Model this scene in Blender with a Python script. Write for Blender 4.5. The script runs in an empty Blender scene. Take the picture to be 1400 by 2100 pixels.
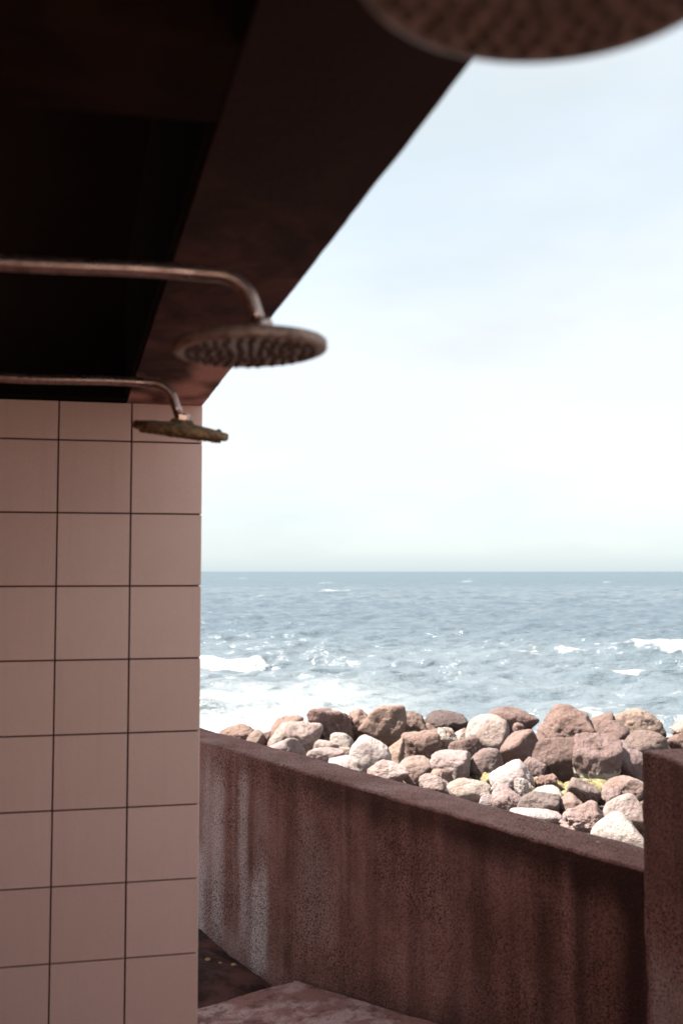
import bpy, bmesh, math, random
import numpy as np
from mathutils import Vector, Matrix

R_ = math.radians
scene = bpy.context.scene
C = scene.collection

# ------------------------------------------------------------------ camera
EYE = 1.6
cam_d = bpy.data.cameras.new('camera')
cam = bpy.data.objects.new('camera', cam_d)
C.objects.link(cam)
cam.location = (0, 0, EYE)
cam.rotation_euler = (R_(90) + math.atan(122 / 2042), 0, 0)
cam_d.sensor_fit = 'VERTICAL'
cam_d.sensor_height = 36
cam_d.sensor_width = 24
cam_d.lens = 35
cam_d.clip_start = 0.02
cam_d.clip_end = 60000
cam_d.dof.use_dof = True
cam_d.dof.focus_distance = 5.5
cam_d.dof.aperture_fstop = 3.8
scene.camera = cam

# ------------------------------------------------------------------ sun and sky
SUN_EL = R_(58)
SUN_AZ = R_(177)            # direction towards the sun, measured from +X (from the left)
sun_dir = Vector((math.cos(SUN_AZ) * math.cos(SUN_EL), math.sin(SUN_AZ) * math.cos(SUN_EL), math.sin(SUN_EL)))
sd = bpy.data.lights.new('sun', 'SUN')
sd.energy = 5.0
sd.angle = R_(0.6)
sd.color = (1.0, 0.93, 0.84)
sun = bpy.data.objects.new('sun', sd)
C.objects.link(sun)
sun.rotation_euler = sun_dir.to_track_quat('Z', 'Y').to_euler()
sun.location = (-10, -6, 14)

world = bpy.data.worlds.new('World')
scene.world = world
world.use_nodes = True
wn = world.node_tree
wn.nodes.clear()
def wnode(t, **k):
    n = wn.nodes.new(t)
    for a, b in k.items(): setattr(n, a, b)
    return n
w_out = wnode('ShaderNodeOutputWorld')
w_bg = wnode('ShaderNodeBackground')
w_sky = wnode('ShaderNodeTexSky', sky_type='NISHITA', sun_disc=False)
w_sky.sun_elevation = SUN_EL
w_sky.sun_rotation = math.atan2(sun_dir.x, sun_dir.y)
w_sky.air_density = 1.0
w_sky.dust_density = 1.0
w_sky.ozone_density = 1.0
w_bg.inputs['Strength'].default_value = 0.12
w_sky.altitude = 0
# thin high cloud: a soft veil over the whole sky
w_tc = wnode('ShaderNodeTexCoord')
w_map = wnode('ShaderNodeMapping')
w_map.inputs['Scale'].default_value = (1.6, 1.6, 5.0)
w_map.inputs['Rotation'].default_value = (0.0, R_(6), R_(20))
w_no = wnode('ShaderNodeTexNoise')
w_no.inputs['Scale'].default_value = 1.3
w_no.inputs['Detail'].default_value = 6
w_no.inputs['Roughness'].default_value = 0.55
w_ramp = wnode('ShaderNodeValToRGB')
w_ramp.color_ramp.elements[0].position = 0.30
w_ramp.color_ramp.elements[0].color = (0.84, 0.84, 0.84, 1)
w_ramp.color_ramp.elements[1].position = 0.62
w_ramp.color_ramp.elements[1].color = (0.97, 0.97, 0.97, 1)
w_sep = wnode('ShaderNodeSeparateXYZ')
w_hor = wnode('ShaderNodeMapRange')                        # the veil closes up towards the horizon
w_hor.inputs['From Min'].default_value = 0.0
w_hor.inputs['From Max'].default_value = 0.22
w_hor.inputs['To Min'].default_value = 0.97
w_hor.inputs['To Max'].default_value = 0.0
w_max = wnode('ShaderNodeMath', operation='MAXIMUM')
w_mix = wnode('ShaderNodeMix', data_type='RGBA')
w_veil = wnode('ShaderNodeMix', data_type='RGBA')         # sunlit cloud, cooler far off, in the units of the sky texture
w_veil.inputs[6].default_value = (1.33, 1.53, 1.60, 1)
w_veil.inputs[7].default_value = (1.82, 1.88, 1.90, 1)
w_cool = wnode('ShaderNodeMapRange', interpolation_type='SMOOTHSTEP')
w_cool.inputs['From Min'].default_value = -0.01
w_cool.inputs['From Max'].default_value = 0.13
w_no2 = wnode('ShaderNodeTexNoise')                        # broad cool and white stretches of the cloud
w_no2.inputs['Scale'].default_value = 1.15
w_no2.inputs['Detail'].default_value = 5
w_no2.inputs['Roughness'].default_value = 0.5
w_map2 = wnode('ShaderNodeMapping')
w_map2.inputs['Scale'].default_value = (1.0, 1.0, 2.6)
w_map2.inputs['Location'].default_value = (0.0, 0.0, 0.35)
w_rng2 = wnode('ShaderNodeMapRange', interpolation_type='SMOOTHSTEP')
w_rng2.inputs['From Min'].default_value = 0.40
w_rng2.inputs['From Max'].default_value = 0.60
w_rng2.inputs['To Min'].default_value = 0.25
w_mul = wnode('ShaderNodeMath', operation='MULTIPLY')
L = wn.links.new
L(w_tc.outputs['Generated'], w_map.inputs['Vector'])
L(w_map.outputs['Vector'], w_no.inputs['Vector'])
L(w_no.outputs['Fac'], w_ramp.inputs['Fac'])
L(w_tc.outputs['Generated'], w_sep.inputs[0])
L(w_sep.outputs['Z'], w_hor.inputs['Value'])
L(w_sep.outputs['Z'], w_cool.inputs['Value'])
L(w_tc.outputs['Generated'], w_map2.inputs['Vector'])
L(w_map2.outputs['Vector'], w_no2.inputs['Vector'])
L(w_no2.outputs['Fac'], w_rng2.inputs['Value'])
L(w_cool.outputs['Result'], w_mul.inputs[0])
L(w_rng2.outputs['Result'], w_mul.inputs[1])
L(w_mul.outputs[0], w_veil.inputs[0])
L(w_veil.outputs[2], w_mix.inputs[7])
L(w_ramp.outputs['Color'], w_max.inputs[0])
L(w_hor.outputs['Result'], w_max.inputs[1])
L(w_max.outputs[0], w_mix.inputs[0])
L(w_sky.outputs['Color'], w_mix.inputs[6])
L(w_mix.outputs[2], w_bg.inputs['Color'])
L(w_bg.outputs['Background'], w_out.inputs['Surface'])

vs = scene.view_settings
vs.view_transform = 'Standard'
vs.look = 'None'
vs.gamma = 1.0
vs.use_curve_mapping = False
vs.exposure = 2.12

# ------------------------------------------------------------------ helpers
def _hash(ix, iy, iz, seed):
    h = (ix * 374761393 + iy * 668265263 + iz * 2147483647 + seed * 144665) & 0xffffffff
    h = ((h ^ (h >> 13)) * 1274126177) & 0xffffffff
    h = ((h ^ (h >> 16)) * 2246822519) & 0xffffffff
    return ((h ^ (h >> 15)) & 0xffff) / 65535.0
def vnoise(P, seed=0):
    """smooth value noise of an (n,3) array, -1..1"""
    F = np.floor(P).astype(np.int64)
    f = P - F
    f = f * f * f * (f * (f * 6 - 15) + 10)
    r = 0
    for dx in (0, 1):
        for dy in (0, 1):
            for dz in (0, 1):
                w = (f[:, 0] if dx else 1 - f[:, 0]) * (f[:, 1] if dy else 1 - f[:, 1]) * (f[:, 2] if dz else 1 - f[:, 2])
                r = r + w * _hash(F[:, 0] + dx, F[:, 1] + dy, F[:, 2] + dz, seed)
    return r * 2 - 1
def fbm(P, octv=4, seed=0, gain=0.5):
    a, s, r = 1.0, 0.0, 0
    P = np.asarray(P, float)
    for i in range(octv):
        r = r + a * vnoise(P * (2 ** i) + 17.3 * i, seed + i)
        s += a
        a *= gain
    return r / s
def smooth(e0, e1, x):
    t = np.clip((x - e0) / (e1 - e0), 0, 1)
    return t * t * (3 - 2 * t)

def mesh_obj(name, verts, faces, mat, parent=None, smooth_=False):
    me = bpy.data.meshes.new(name)
    me.from_pydata([tuple(map(float, v)) for v in verts], [], [tuple(map(int, f)) for f in faces])
    me.update()
    if smooth_: me.polygons.foreach_set('use_smooth', [True] * len(me.polygons))
    me.materials.append(mat)
    o = bpy.data.objects.new(name, me)
    C.objects.link(o)
    if parent: o.parent = parent
    return o
def bm_obj(name, bm, mat, parent=None, smooth_=False):
    me = bpy.data.meshes.new(name)
    bmesh.ops.recalc_face_normals(bm, faces=bm.faces)
    bm.to_mesh(me); bm.free()
    if smooth_: me.polygons.foreach_set('use_smooth', [True] * len(me.polygons))
    me.materials.append(mat)
    o = bpy.data.objects.new(name, me)
    C.objects.link(o)
    if parent: o.parent = parent
    return o
def tag(o, label, cat, group=None):
    o['label'] = label; o['category'] = cat
    if group: o['group'] = group
    return o
def struct(o):
    o['kind'] = 'structure'
    return o
def empty(name, loc, rz=0):
    o = bpy.data.objects.new(name, None)
    o.empty_display_size = 0.1
    C.objects.link(o); o.location = loc; o.rotation_euler = (0, 0, rz)
    return o
def attr(o, name, vals):
    a = o.data.attributes.new(name, 'FLOAT', 'POINT')
    a.data.foreach_set('value', np.asarray(vals, np.float32))
def box(bm, c, s, bevel=0.0, seg=2):
    r = bmesh.ops.create_cube(bm, size=1)
    vs_ = r['verts']
    bmesh.ops.scale(bm, vec=s, verts=vs_)
    bmesh.ops.translate(bm, vec=c, verts=vs_)
    if bevel:
        es = list({e for v in vs_ for e in v.link_edges})
        bmesh.ops.bevel(bm, geom=es, offset=bevel, segments=seg, affect='EDGES', profile=0.6)
def prism(bm, pts, z0, z1):
    a = [bm.verts.new((x, y, z0)) for x, y in pts]
    b = [bm.verts.new((x, y, z1)) for x, y in pts]
    n = len(pts)
    bm.faces.new(a[::-1]); bm.faces.new(b)
    for i in range(n): bm.faces.new((a[i], a[(i + 1) % n], b[(i + 1) % n], b[i]))
def lathe(bm, prof, seg=48):
    rings = []
    for r, z in prof:
        if r < 1e-6: rings.append([bm.verts.new((0, 0, z))])
        else: rings.append([bm.verts.new((r * math.cos(2 * math.pi * k / seg), r * math.sin(2 * math.pi * k / seg), z)) for k in range(seg)])
    for a, b in zip(rings[:-1], rings[1:]):
        for k in range(seg):
            k2 = (k + 1) % seg
            if len(a) == 1: bm.faces.new((a[0], b[k], b[k2]))
            elif len(b) == 1: bm.faces.new((a[k], a[k2], b[0]))
            else: bm.faces.new((a[k], a[k2], b[k2], b[k]))
def tube(bm, path, rad, seg=20):
    rings = []
    n = len(path)
    for i, p in enumerate(path):
        p = Vector(p)
        t = (Vector(path[min(i + 1, n - 1)]) - Vector(path[max(i - 1, 0)])).normalized()
        a = t.cross(Vector((0, 1, 0.013))).normalized(); b = t.cross(a)
        r = rad[i] if isinstance(rad, (list, tuple)) else rad
        rings.append([bm.verts.new(p + r * (math.cos(2 * math.pi * k / seg) * a + math.sin(2 * math.pi * k / seg) * b)) for k in range(seg)])
    for a, b in zip(rings[:-1], rings[1:]):
        for k in range(seg): bm.faces.new((a[k], a[(k + 1) % seg], b[(k + 1) % seg], b[k]))
    bm.faces.new(rings[0][::-1]); bm.faces.new(rings[-1])

# ------------------------------------------------------------------ materials
class NT:
    def __init__(s, name):
        s.m = bpy.data.materials.new(name); s.m.use_nodes = True
        s.t = s.m.node_tree; s.t.nodes.clear()
        s.out = s.n('ShaderNodeOutputMaterial'); s.b = s.n('ShaderNodeBsdfPrincipled')
        s.l(s.b.outputs[0], s.out.inputs['Surface'])
    def n(s, t, **k):
        nd = s.t.nodes.new(t)
        for a, b in k.items(): setattr(nd, a, b)
        return nd
    def l(s, a, b): s.t.links.new(a, b)
    def put(s, inp, v):
        if hasattr(v, 'is_linked') or isinstance(v, bpy.types.NodeSocket): s.l(v, inp)
        else: inp.default_value = v
    def coord(s, kind='Object', scale=(1, 1, 1), rot=(0, 0, 0)):
        c = s.n('ShaderNodeTexCoord'); m = s.n('ShaderNodeMapping')
        m.inputs['Scale'].default_value = scale; m.inputs['Rotation'].default_value = rot
        s.l(c.outputs[kind], m.inputs['Vector'])
        return m.outputs['Vector']
    def noise(s, vec, scale, detail=4, rough=0.5, dist=0.0):
        n = s.n('ShaderNodeTexNoise')
        n.inputs['Scale'].default_value = scale; n.inputs['Detail'].default_value = detail
        n.inputs['Roughness'].default_value = rough; n.inputs['Distortion'].default_value = dist
        s.l(vec, n.inputs['Vector'])
        return n.outputs['Fac']
    def voro(s, vec, scale, feat='F1', out='Distance', rnd=1.0):
        n = s.n('ShaderNodeTexVoronoi', feature=feat)
        n.inputs['Scale'].default_value = scale; n.inputs['Randomness'].default_value = rnd
        s.l(vec, n.inputs['Vector'])
        return n.outputs[out]
    def rng(s, v, a, b, c=0.0, d=1.0):
        n = s.n('ShaderNodeMapRange', interpolation_type='SMOOTHSTEP')
        s.l(v, n.inputs['Value'])
        for i, x in zip(('From Min', 'From Max', 'To Min', 'To Max'), (a, b, c, d)): n.inputs[i].default_value = x
        return n.outputs['Result']
    def mul(s, a, b, op='MULTIPLY'):
        n = s.n('ShaderNodeMath', operation=op)
        s.put(n.inputs[0], a); s.put(n.inputs[1], b)
        return n.outputs[0]
    def mix(s, f, a, b, mode='MIX'):
        n = s.n('ShaderNodeMix', data_type='RGBA', blend_type=mode)
        s.put(n.inputs[0], f)
        for i, v in ((6, a), (7, b)): s.put(n.inputs[i], v if not isinstance(v, tuple) or len(v) == 4 else v + (1,))
        return n.outputs[2]
    def attr(s, name, kind='GEOMETRY', out='Fac'):
        n = s.n('ShaderNodeAttribute', attribute_type=kind); n.attribute_name = name
        return n.outputs[out]
    def bump(s, h, strength=0.3, dist=0.01, normal=None):
        n = s.n('ShaderNodeBump')
        n.inputs['Strength'].default_value = strength; n.inputs['Distance'].default_value = dist
        s.l(h, n.inputs['Height'])
        if normal is not None: s.l(normal, n.inputs['Normal'])
        return n.outputs['Normal']
    def set(s, **k):
        names = {'col': 'Base Color', 'rough': 'Roughness', 'metal': 'Metallic', 'spec': 'Specular IOR Level', 'normal': 'Normal', 'ior': 'IOR'}
        for a, v in k.items():
            if isinstance(v, tuple) and len(v) == 3: v = v + (1,)
            s.put(s.b.inputs[names[a]], v)
        return s.m

def mat_wall():
    m = NT('weathered_concrete')
    v = m.coord('Object')
    st = m.attr('stain_shading')
    big = m.noise(v, 5.0, 5, 0.6)
    strk = m.noise(m.coord('Object', (1, 1, 0.05)), 22.0, 4, 0.6)
    grain = m.noise(v, 150.0, 3, 0.75)
    agg = m.voro(v, 120.0)
    c = m.mix(m.rng(big, 0.32, 0.68), (0.30, 0.134, 0.102), (0.43, 0.212, 0.178))
    c = m.mix(m.mul(m.rng(strk, 0.42, 0.70), 0.40), c, (0.13, 0.052, 0.040))
    c = m.mix(m.rng(st, 0.0, 1.0), c, (0.74, 0.56, 0.53))
    c = m.mix(m.rng(st, 0.0, -1.0), c, (0.060, 0.023, 0.017))
    gm = m.rng(m.noise(v, 3.0, 4, 0.6), 0.35, 0.65, 0.45, 0.95)
    c = m.mix(m.mul(m.rng(grain, 0.47, 0.58), gm), c, (0.035, 0.014, 0.010))
    c = m.mix(m.rng(agg, 0.16, 0.05, 0.0, 0.55), c, (0.34, 0.23, 0.20))
    h = m.mul(m.mul(grain, 0.6), m.mul(agg, 0.8), 'ADD')
    return m.set(col=c, rough=0.93, spec=0.25, normal=m.bump(h, 0.55, 0.006))
def mat_soffit():
    m = NT('stained_soffit_concrete')
    v = m.coord('Object')
    a = m.noise(v, 4.6, 6, 0.66, 0.8)
    b = m.noise(m.coord('Object', (1, 3.5, 1), (0, 0, R_(30))), 4.2, 4, 0.6, 0.9)
    g = m.noise(v, 120.0, 3, 0.7)
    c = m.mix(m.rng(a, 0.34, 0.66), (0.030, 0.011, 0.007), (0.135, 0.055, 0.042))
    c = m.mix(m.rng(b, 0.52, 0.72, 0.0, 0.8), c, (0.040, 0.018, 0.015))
    st = m.attr('stain_shading')
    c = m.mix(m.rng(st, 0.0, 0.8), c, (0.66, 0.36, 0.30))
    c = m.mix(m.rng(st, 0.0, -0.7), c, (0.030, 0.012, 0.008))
    c = m.mix(m.rng(g, 0.45, 0.7, 0.0, 0.35), c, (0.05, 0.025, 0.02))
    return m.set(col=c, rough=0.9, spec=0.2, normal=m.bump(m.mul(g, m.mul(a, 2.0), 'ADD'), 0.4, 0.006))
def mat_black():  # black colour carries the darkness of the unlit roof bays
    m = NT('unlit_bay_black')
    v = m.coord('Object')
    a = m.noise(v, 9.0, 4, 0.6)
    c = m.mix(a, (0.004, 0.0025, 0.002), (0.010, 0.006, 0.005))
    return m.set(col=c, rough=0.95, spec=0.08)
def mat_beam_shade():  # near-black colour stands in for the shade on the cross beam
    m = NT('beam_shade_colour')
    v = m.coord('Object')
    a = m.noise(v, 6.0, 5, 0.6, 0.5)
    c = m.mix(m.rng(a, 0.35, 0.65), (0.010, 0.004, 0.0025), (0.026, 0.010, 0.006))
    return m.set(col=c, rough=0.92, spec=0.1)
def mat_tile():
    m = NT('glazed_beige_tile')
    v = m.coord('Object')
    rnd = m.n('ShaderNodeObjectInfo').outputs['Random']
    c = m.mix(rnd, (0.81, 0.545, 0.455), (0.90, 0.620, 0.530))
    d = m.noise(v, 7.0, 4, 0.6)
    c = m.mix(m.rng(d, 0.45, 0.75, 0.0, 0.25), c, (0.72, 0.49, 0.39))
    g = m.noise(v, 420.0, 2, 0.7)
    c = m.mix(m.rng(g, 0.35, 0.7, 0.0, 0.16), c, (0.40, 0.26, 0.22))
    pos = m.n('ShaderNodeNewGeometry').outputs['Position']
    mp = m.n('ShaderNodeMapping'); mp.inputs['Scale'].default_value = (1, 1, 0.06); m.l(pos, mp.inputs['Vector'])
    run = m.noise(mp.outputs['Vector'], 34.0, 4, 0.6)
    c = m.mix(m.rng(run, 0.54, 0.72, 0.0, 0.16), c, (0.62, 0.40, 0.32))
    c = m.mix(m.rng(run, 0.40, 0.28, 0.0, 0.14), c, (0.92, 0.72, 0.62))
    w = m.noise(v, 11.0, 2, 0.5)
    return m.set(col=c, rough=m.rng(d, 0.3, 0.7, 0.42, 0.56), spec=0.35, normal=m.bump(w, 0.06, 0.004))
def mat_grout():
    m = NT('dark_grout')
    v = m.coord('Object')
    a = m.noise(v, 60.0, 4, 0.6)
    return m.set(col=m.mix(a, (0.11, 0.038, 0.028), (0.20, 0.085, 0.066)), rough=0.95, spec=0.1)
def mat_render():
    m = NT('plain_painted_render')
    v = m.coord('Object')
    a = m.noise(v, 4.0, 5, 0.6); g = m.noise(v, 160.0, 3, 0.6)
    c = m.mix(m.rng(a, 0.3, 0.7), (0.20, 0.060, 0.030), (0.26, 0.080, 0.040))
    return m.set(col=c, rough=0.9, normal=m.bump(g, 0.3, 0.004))
def mat_ramp():
    m = NT('worn_floor_concrete')
    v = m.coord('Object')
    a = m.noise(v, 7.0, 6, 0.65, 0.5)
    b = m.noise(m.coord('Object', (1.0, 0.7, 1), (0, 0, R_(-36))), 15.0, 6, 0.7)
    g = m.noise(v, 240.0, 3, 0.7)
    c = m.mix(m.rng(a, 0.42, 0.58), (0.46, 0.215, 0.180), (0.74, 0.465, 0.43))
    c = m.mix(m.rng(b, 0.50, 0.64, 0.0, 0.75), c, (0.17, 0.062, 0.048))
    c = m.mix(m.rng(g, 0.46, 0.62, 0.0, 0.7), c, (0.10, 0.04, 0.034))
    return m.set(col=c, rough=0.88, normal=m.bump(m.mul(b, g, 'ADD'), 0.5, 0.006))
def mat_bounce_terrace():
    m = NT('bounce_paving_concrete')
    v = m.coord('Object')
    a = m.noise(v, 2.0, 5, 0.6); g = m.noise(v, 90.0, 3, 0.6)
    c = m.mix(m.rng(a, 0.35, 0.65), (0.62, 0.50, 0.41), (0.70, 0.58, 0.48))
    return m.set(col=c, rough=0.9, normal=m.bump(g, 0.3, 0.005))
def mat_soil():
    m = NT('damp_soil')
    v = m.coord('Object')
    a = m.noise(v, 6.0, 6, 0.65); g = m.noise(v, 70.0, 5, 0.7)
    c = m.mix(m.rng(a, 0.40, 0.62), (0.045, 0.016, 0.011), (0.20, 0.078, 0.062))
    c = m.mix(m.rng(g, 0.5, 0.75, 0.0, 0.6), c, (0.16, 0.075, 0.060))
    return m.set(col=c, rough=0.9, normal=m.bump(g, 0.8, 0.02))
def mat_bed():
    m = NT('wet_shingle_shade')
    v = m.coord('Object')
    a = m.voro(v, 9.0, 'F1', 'Color'); d = m.voro(v, 9.0)
    sepa = m.n('ShaderNodeSeparateColor'); m.l(a, sepa.inputs[0])
    c = m.mix(sepa.outputs[0], (0.020, 0.011, 0.008), (0.060, 0.035, 0.026))  # wet shingle, darkened to put shade into the gaps
    return m.set(col=c, rough=0.8, normal=m.bump(d, 1.0, 0.06))
def mat_rock():
    m = NT('shore_boulder')
    v = m.coord('Object')
    info = m.n('ShaderNodeObjectInfo')
    off = m.n('ShaderNodeVectorMath', operation='ADD')
    m.l(v, off.inputs[0]); 
    rv = m.n('ShaderNodeCombineXYZ'); k = m.mul(info.outputs['Random'], 40.0)
    for i in range(3): m.l(k, rv.inputs[i])
    m.l(rv.outputs[0], off.inputs[1])
    v = off.outputs[0]
    base = info.outputs['Color']
    big = m.noise(v, 3.2, 5, 0.6, 0.4)
    mid = m.noise(v, 13.0, 5, 0.65)
    fine = m.noise(v, 70.0, 4, 0.7)
    pit = m.voro(v, 30.0)
    dark = m.mix(1.0, base, (0.50, 0.40, 0.36), 'MULTIPLY')
    light = m.mix(0.35, base, (0.36, 0.29, 0.26))
    c = m.mix(m.rng(big, 0.33, 0.68), m.mix(0.45, dark, base), base)
    c = m.mix(m.rng(mid, 0.52, 0.74, 0.0, 0.45), c, light)
    c = m.mix(m.rng(mid, 0.44, 0.26, 0.0, 0.45), c, dark)
    c = m.mix(m.rng(fine, 0.52, 0.75, 0.0, 0.35), c, dark)
    c = m.mix(m.rng(pit, 0.13, 0.05, 0.0, 0.5), c, dark)
    # lime and rust patches on some stones
    patch = m.noise(v, 5.5, 4, 0.6)
    c = m.mix(m.mul(m.rng(patch, 0.60, 0.72), m.attr('rust', 'OBJECT')), c, (0.25, 0.115, 0.05))
    lime = m.rng(m.noise(v, 4.6, 4, 0.65), 0.46, 0.58)
    c = m.mix(m.mul(lime, m.attr('lime', 'OBJECT')), c, (0.44, 0.40, 0.37))
    # yellow weed and salt crust growing on the foot of some stones
    gen = m.n('ShaderNodeTexCoord').outputs['Generated']
    sep = m.n('ShaderNodeSeparateXYZ'); m.l(gen, sep.inputs[0])
    zz = m.mul(sep.outputs[2], m.mul(mid, 0.34), 'ADD')
    al = m.attr('weed', 'OBJECT')
    edge = m.mul(al, 0.34)
    lim = m.mul(zz, edge, 'SUBTRACT')
    f1 = m.rng(lim, 0.31, 0.27)
    f2 = m.rng(lim, 0.22, 0.14)
    on = m.rng(al, 0.02, 0.08)
    c = m.mix(m.mul(f1, on), c, (0.40, 0.36, 0.29))
    c = m.mix(m.mul(f2, on), c, m.mix(mid, (0.15, 0.12, 0.02), (0.33, 0.28, 0.09)))
    h = m.mul(m.mul(mid, 1.2), m.mul(fine, 0.35), 'ADD')
    h = m.mul(h, m.mul(m.rng(pit, 0.0, 0.2), 0.25), 'ADD')
    rough = m.attr('wetness', 'OBJECT')
    return m.set(col=c, rough=m.rng(rough, 0, 1, 0.9, 0.35), spec=0.3, normal=m.bump(h, 0.9, 0.06))
def mat_weed():
    m = NT('yellow_seaweed')
    v = m.coord('Object')
    a = m.noise(v, 16.0, 5, 0.65); b = m.noise(v, 60.0, 3, 0.7)
    c = m.mix(m.rng(a, 0.38, 0.60), (0.085, 0.068, 0.020), (0.20, 0.172, 0.082))
    c = m.mix(m.rng(a, 0.58, 0.70), c, (0.36, 0.33, 0.25))
    c = m.mix(m.rng(b, 0.5, 0.7, 0, 0.5), c, (0.16, 0.12, 0.02))
    return m.set(col=c, rough=0.7, normal=m.bump(b, 0.8, 0.02))
def mat_sea():
    m = NT('sea_water')
    geo = m.n('ShaderNodeNewGeometry').outputs['Position']
    def mp(sc, rz=0):
        q = m.n('ShaderNodeMapping'); q.inputs['Scale'].default_value = sc; q.inputs['Rotation'].default_value = (0, 0, rz)
        m.l(geo, q.inputs['Vector']); return q.outputs['Vector']
    foam = m.attr('foam'); turb = m.attr('turbid')
    n1 = m.noise(mp((0.55, 1.0, 1.0), R_(12)), 1.6, 5, 0.62)
    n2 = m.noise(mp((0.45, 1.0, 1.0), R_(-9)), 0.30, 5, 0.6)
    n3 = m.noise(mp((0.35, 1.0, 1.0), R_(4)), 0.035, 5, 0.65)
    nf = m.noise(mp((0.7, 1.0, 1.0)), 2.3, 6, 0.7, 0.6)
    h = m.mul(m.mul(n1, 0.26), m.mul(n2, 0.9), 'ADD')
    h = m.mul(h, m.mul(n3, 3.0), 'ADD')
    nrm = m.bump(h, 1.0, 1.0)
    c = m.mix(turb, (0.060, 0.083, 0.104), (0.185, 0.208, 0.220))
    sepy = m.n('ShaderNodeSeparateXYZ'); m.l(geo, sepy.inputs[0])
    far = m.rng(sepy.outputs[1], 40.0, 420.0)                       # unresolved chop makes distant water rougher
    c = m.mix(far, c, (0.052, 0.077, 0.094))
    m.set(col=c, rough=m.rng(far, 0, 1, 0.15, 0.46), ior=1.333, normal=nrm)
    fb = m.n('ShaderNodeBsdfPrincipled')
    fb.inputs['Base Color'].default_value = (0.32, 0.33, 0.33, 1)
    fb.inputs['Roughness'].default_value = 0.9
    m.l(m.bump(nf, 0.7, 0.25), fb.inputs['Normal'])
    k = m.mul(foam, m.mul(m.mul(nf, -0.5, 'ADD'), 1.9), 'ADD')
    fac = m.rng(k, 0.36, 0.66)
    fac = m.mul(fac, m.rng(foam, 0.03, 0.2))
    mx = m.n('ShaderNodeMixShader')
    m.l(fac, mx.inputs[0]); m.l(m.b.outputs[0], mx.inputs[1]); m.l(fb.outputs[0], mx.inputs[2])
    m.l(mx.outputs[0], m.out.inputs['Surface'])
    return m.m
def mat_pipe():
    m = NT('dull_chrome_pipe')
    v = m.coord('Object')
    a = m.noise(v, 30.0, 4, 0.6)
    c = m.mix(m.rng(a, 0.45, 0.7), (0.46, 0.33, 0.29), (0.26, 0.16, 0.13))
    return m.set(col=c, rough=m.rng(a, 0.3, 0.7, 0.22, 0.45), metal=0.9, normal=m.bump(a, 0.12, 0.002))
def mat_head(crust):
    m = NT('crusted_shower_metal' if crust else 'tarnished_shower_metal')
    v = m.coord('Object')
    a = m.noise(v, 60.0, 5, 0.65); b = m.noise(v, 220.0, 3, 0.7)
    if crust:
        c = m.mix(m.rng(a, 0.35, 0.65), (0.095, 0.042, 0.012), (0.34, 0.20, 0.09))
        return m.set(col=c, rough=0.85, metal=0.1, normal=m.bump(m.mul(a, b, 'ADD'), 0.9, 0.004))
    c = m.mix(m.rng(a, 0.40, 0.66), (0.34, 0.24, 0.195), (0.15, 0.09, 0.06))
    return m.set(col=c, rough=0.5, metal=0.35, normal=m.bump(b, 0.25, 0.001))
def mat_plain(name, col, rough=0.7, metal=0.0):
    m = NT(name)
    a = m.noise(m.coord('Object'), 80.0, 3, 0.6)
    c2 = tuple(x * 0.6 for x in col)
    return m.set(col=m.mix(a, c2, col), rough=rough, metal=metal)

M_WALL, M_SOFF, M_BLACK, M_TILE, M_GROUT = mat_wall(), mat_soffit(), mat_black(), mat_tile(), mat_grout()
M_RENDER, M_RAMP, M_SOIL, M_BED, M_ROCK = mat_render(), mat_ramp(), mat_soil(), mat_bed(), mat_rock()
M_BOUNCE = mat_bounce_terrace(); M_BEAM_SHADE = mat_beam_shade()
M_WEED, M_SEA, M_PIPE, M_HEAD, M_HEADC = mat_weed(), mat_sea(), mat_pipe(), mat_head(False), mat_head(True)
M_NUB = mat_plain('dark_rubber_nozzle', (0.085, 0.048, 0.036), 0.8)
M_PEB = mat_plain('yellow_pebble', (0.75, 0.52, 0.22), 0.7)
M_WPEB = mat_plain('white_pebble', (0.82, 0.76, 0.70), 0.8)

# ------------------------------------------------------------------ layout
Q = np.array([-0.392, 2.789])                  # right end of the tiled wall, below the roof edge
AX = R_(15.1)
a_ = np.array([math.sin(AX), -math.cos(AX)])    # along the roof edge, back past the camera
b_ = np.array([-math.cos(AX), -math.sin(AX)])   # to the left, into the building
TW = R_(11.69)
t_ = np.array([-math.cos(TW), -math.sin(TW)])   # tiled wall, towards the left
SOFF, COFF, RTOP = 2.069, 2.44, 3.30
def ab(a, b): return tuple(Q + a * a_ + b * b_)
WL = np.array([-0.623, 4.503])                 # low wall: left end of its front top edge in the picture
w_ = np.array([0.58686, -0.80969])              # along the low wall, towards the camera
n_ = np.array([-0.80969, -0.58686])             # its front normal
def sw(s, t): return WL + s * w_ + t * n_       # t > 0 in front of the wall
S_END = 2.366                                   # where the low wall meets the taller one

# ------------------------------------------------------------------ ground
def grid(xs, ys, fz):
    X, Y = np.meshgrid(xs, ys)
    P = np.stack([X.ravel(), Y.ravel()], 1)
    Z = fz(P)
    nx, ny = len(xs), len(ys)
    i = np.arange(nx * ny).reshape(ny, nx)
    F = np.stack([i[:-1, :-1].ravel(), i[:-1, 1:].ravel(), i[1:, 1:].ravel(), i[1:, :-1].ravel()], 1)
    return np.column_stack([P, Z]), F

# shore bed under the boulders, falling into the sea
def bed_z(P):
    z = -1.17 - 2.4 * smooth(16.5, 23.0, P[:, 1]) - 0.05 * np.maximum(P[:, 1] - 23, 0)
    return z + 0.10 * fbm(np.column_stack([P * 1.2, 0 * P[:, 0]]), 4, 3)
V, F = grid(np.linspace(-30, 34, 160), np.concatenate([np.linspace(-12, 8, 20), np.linspace(8.4, 24, 90), np.linspace(25, 60, 12)]), bed_z)
struct(mesh_obj('shore', V, F, M_BED, smooth_=True))

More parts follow.
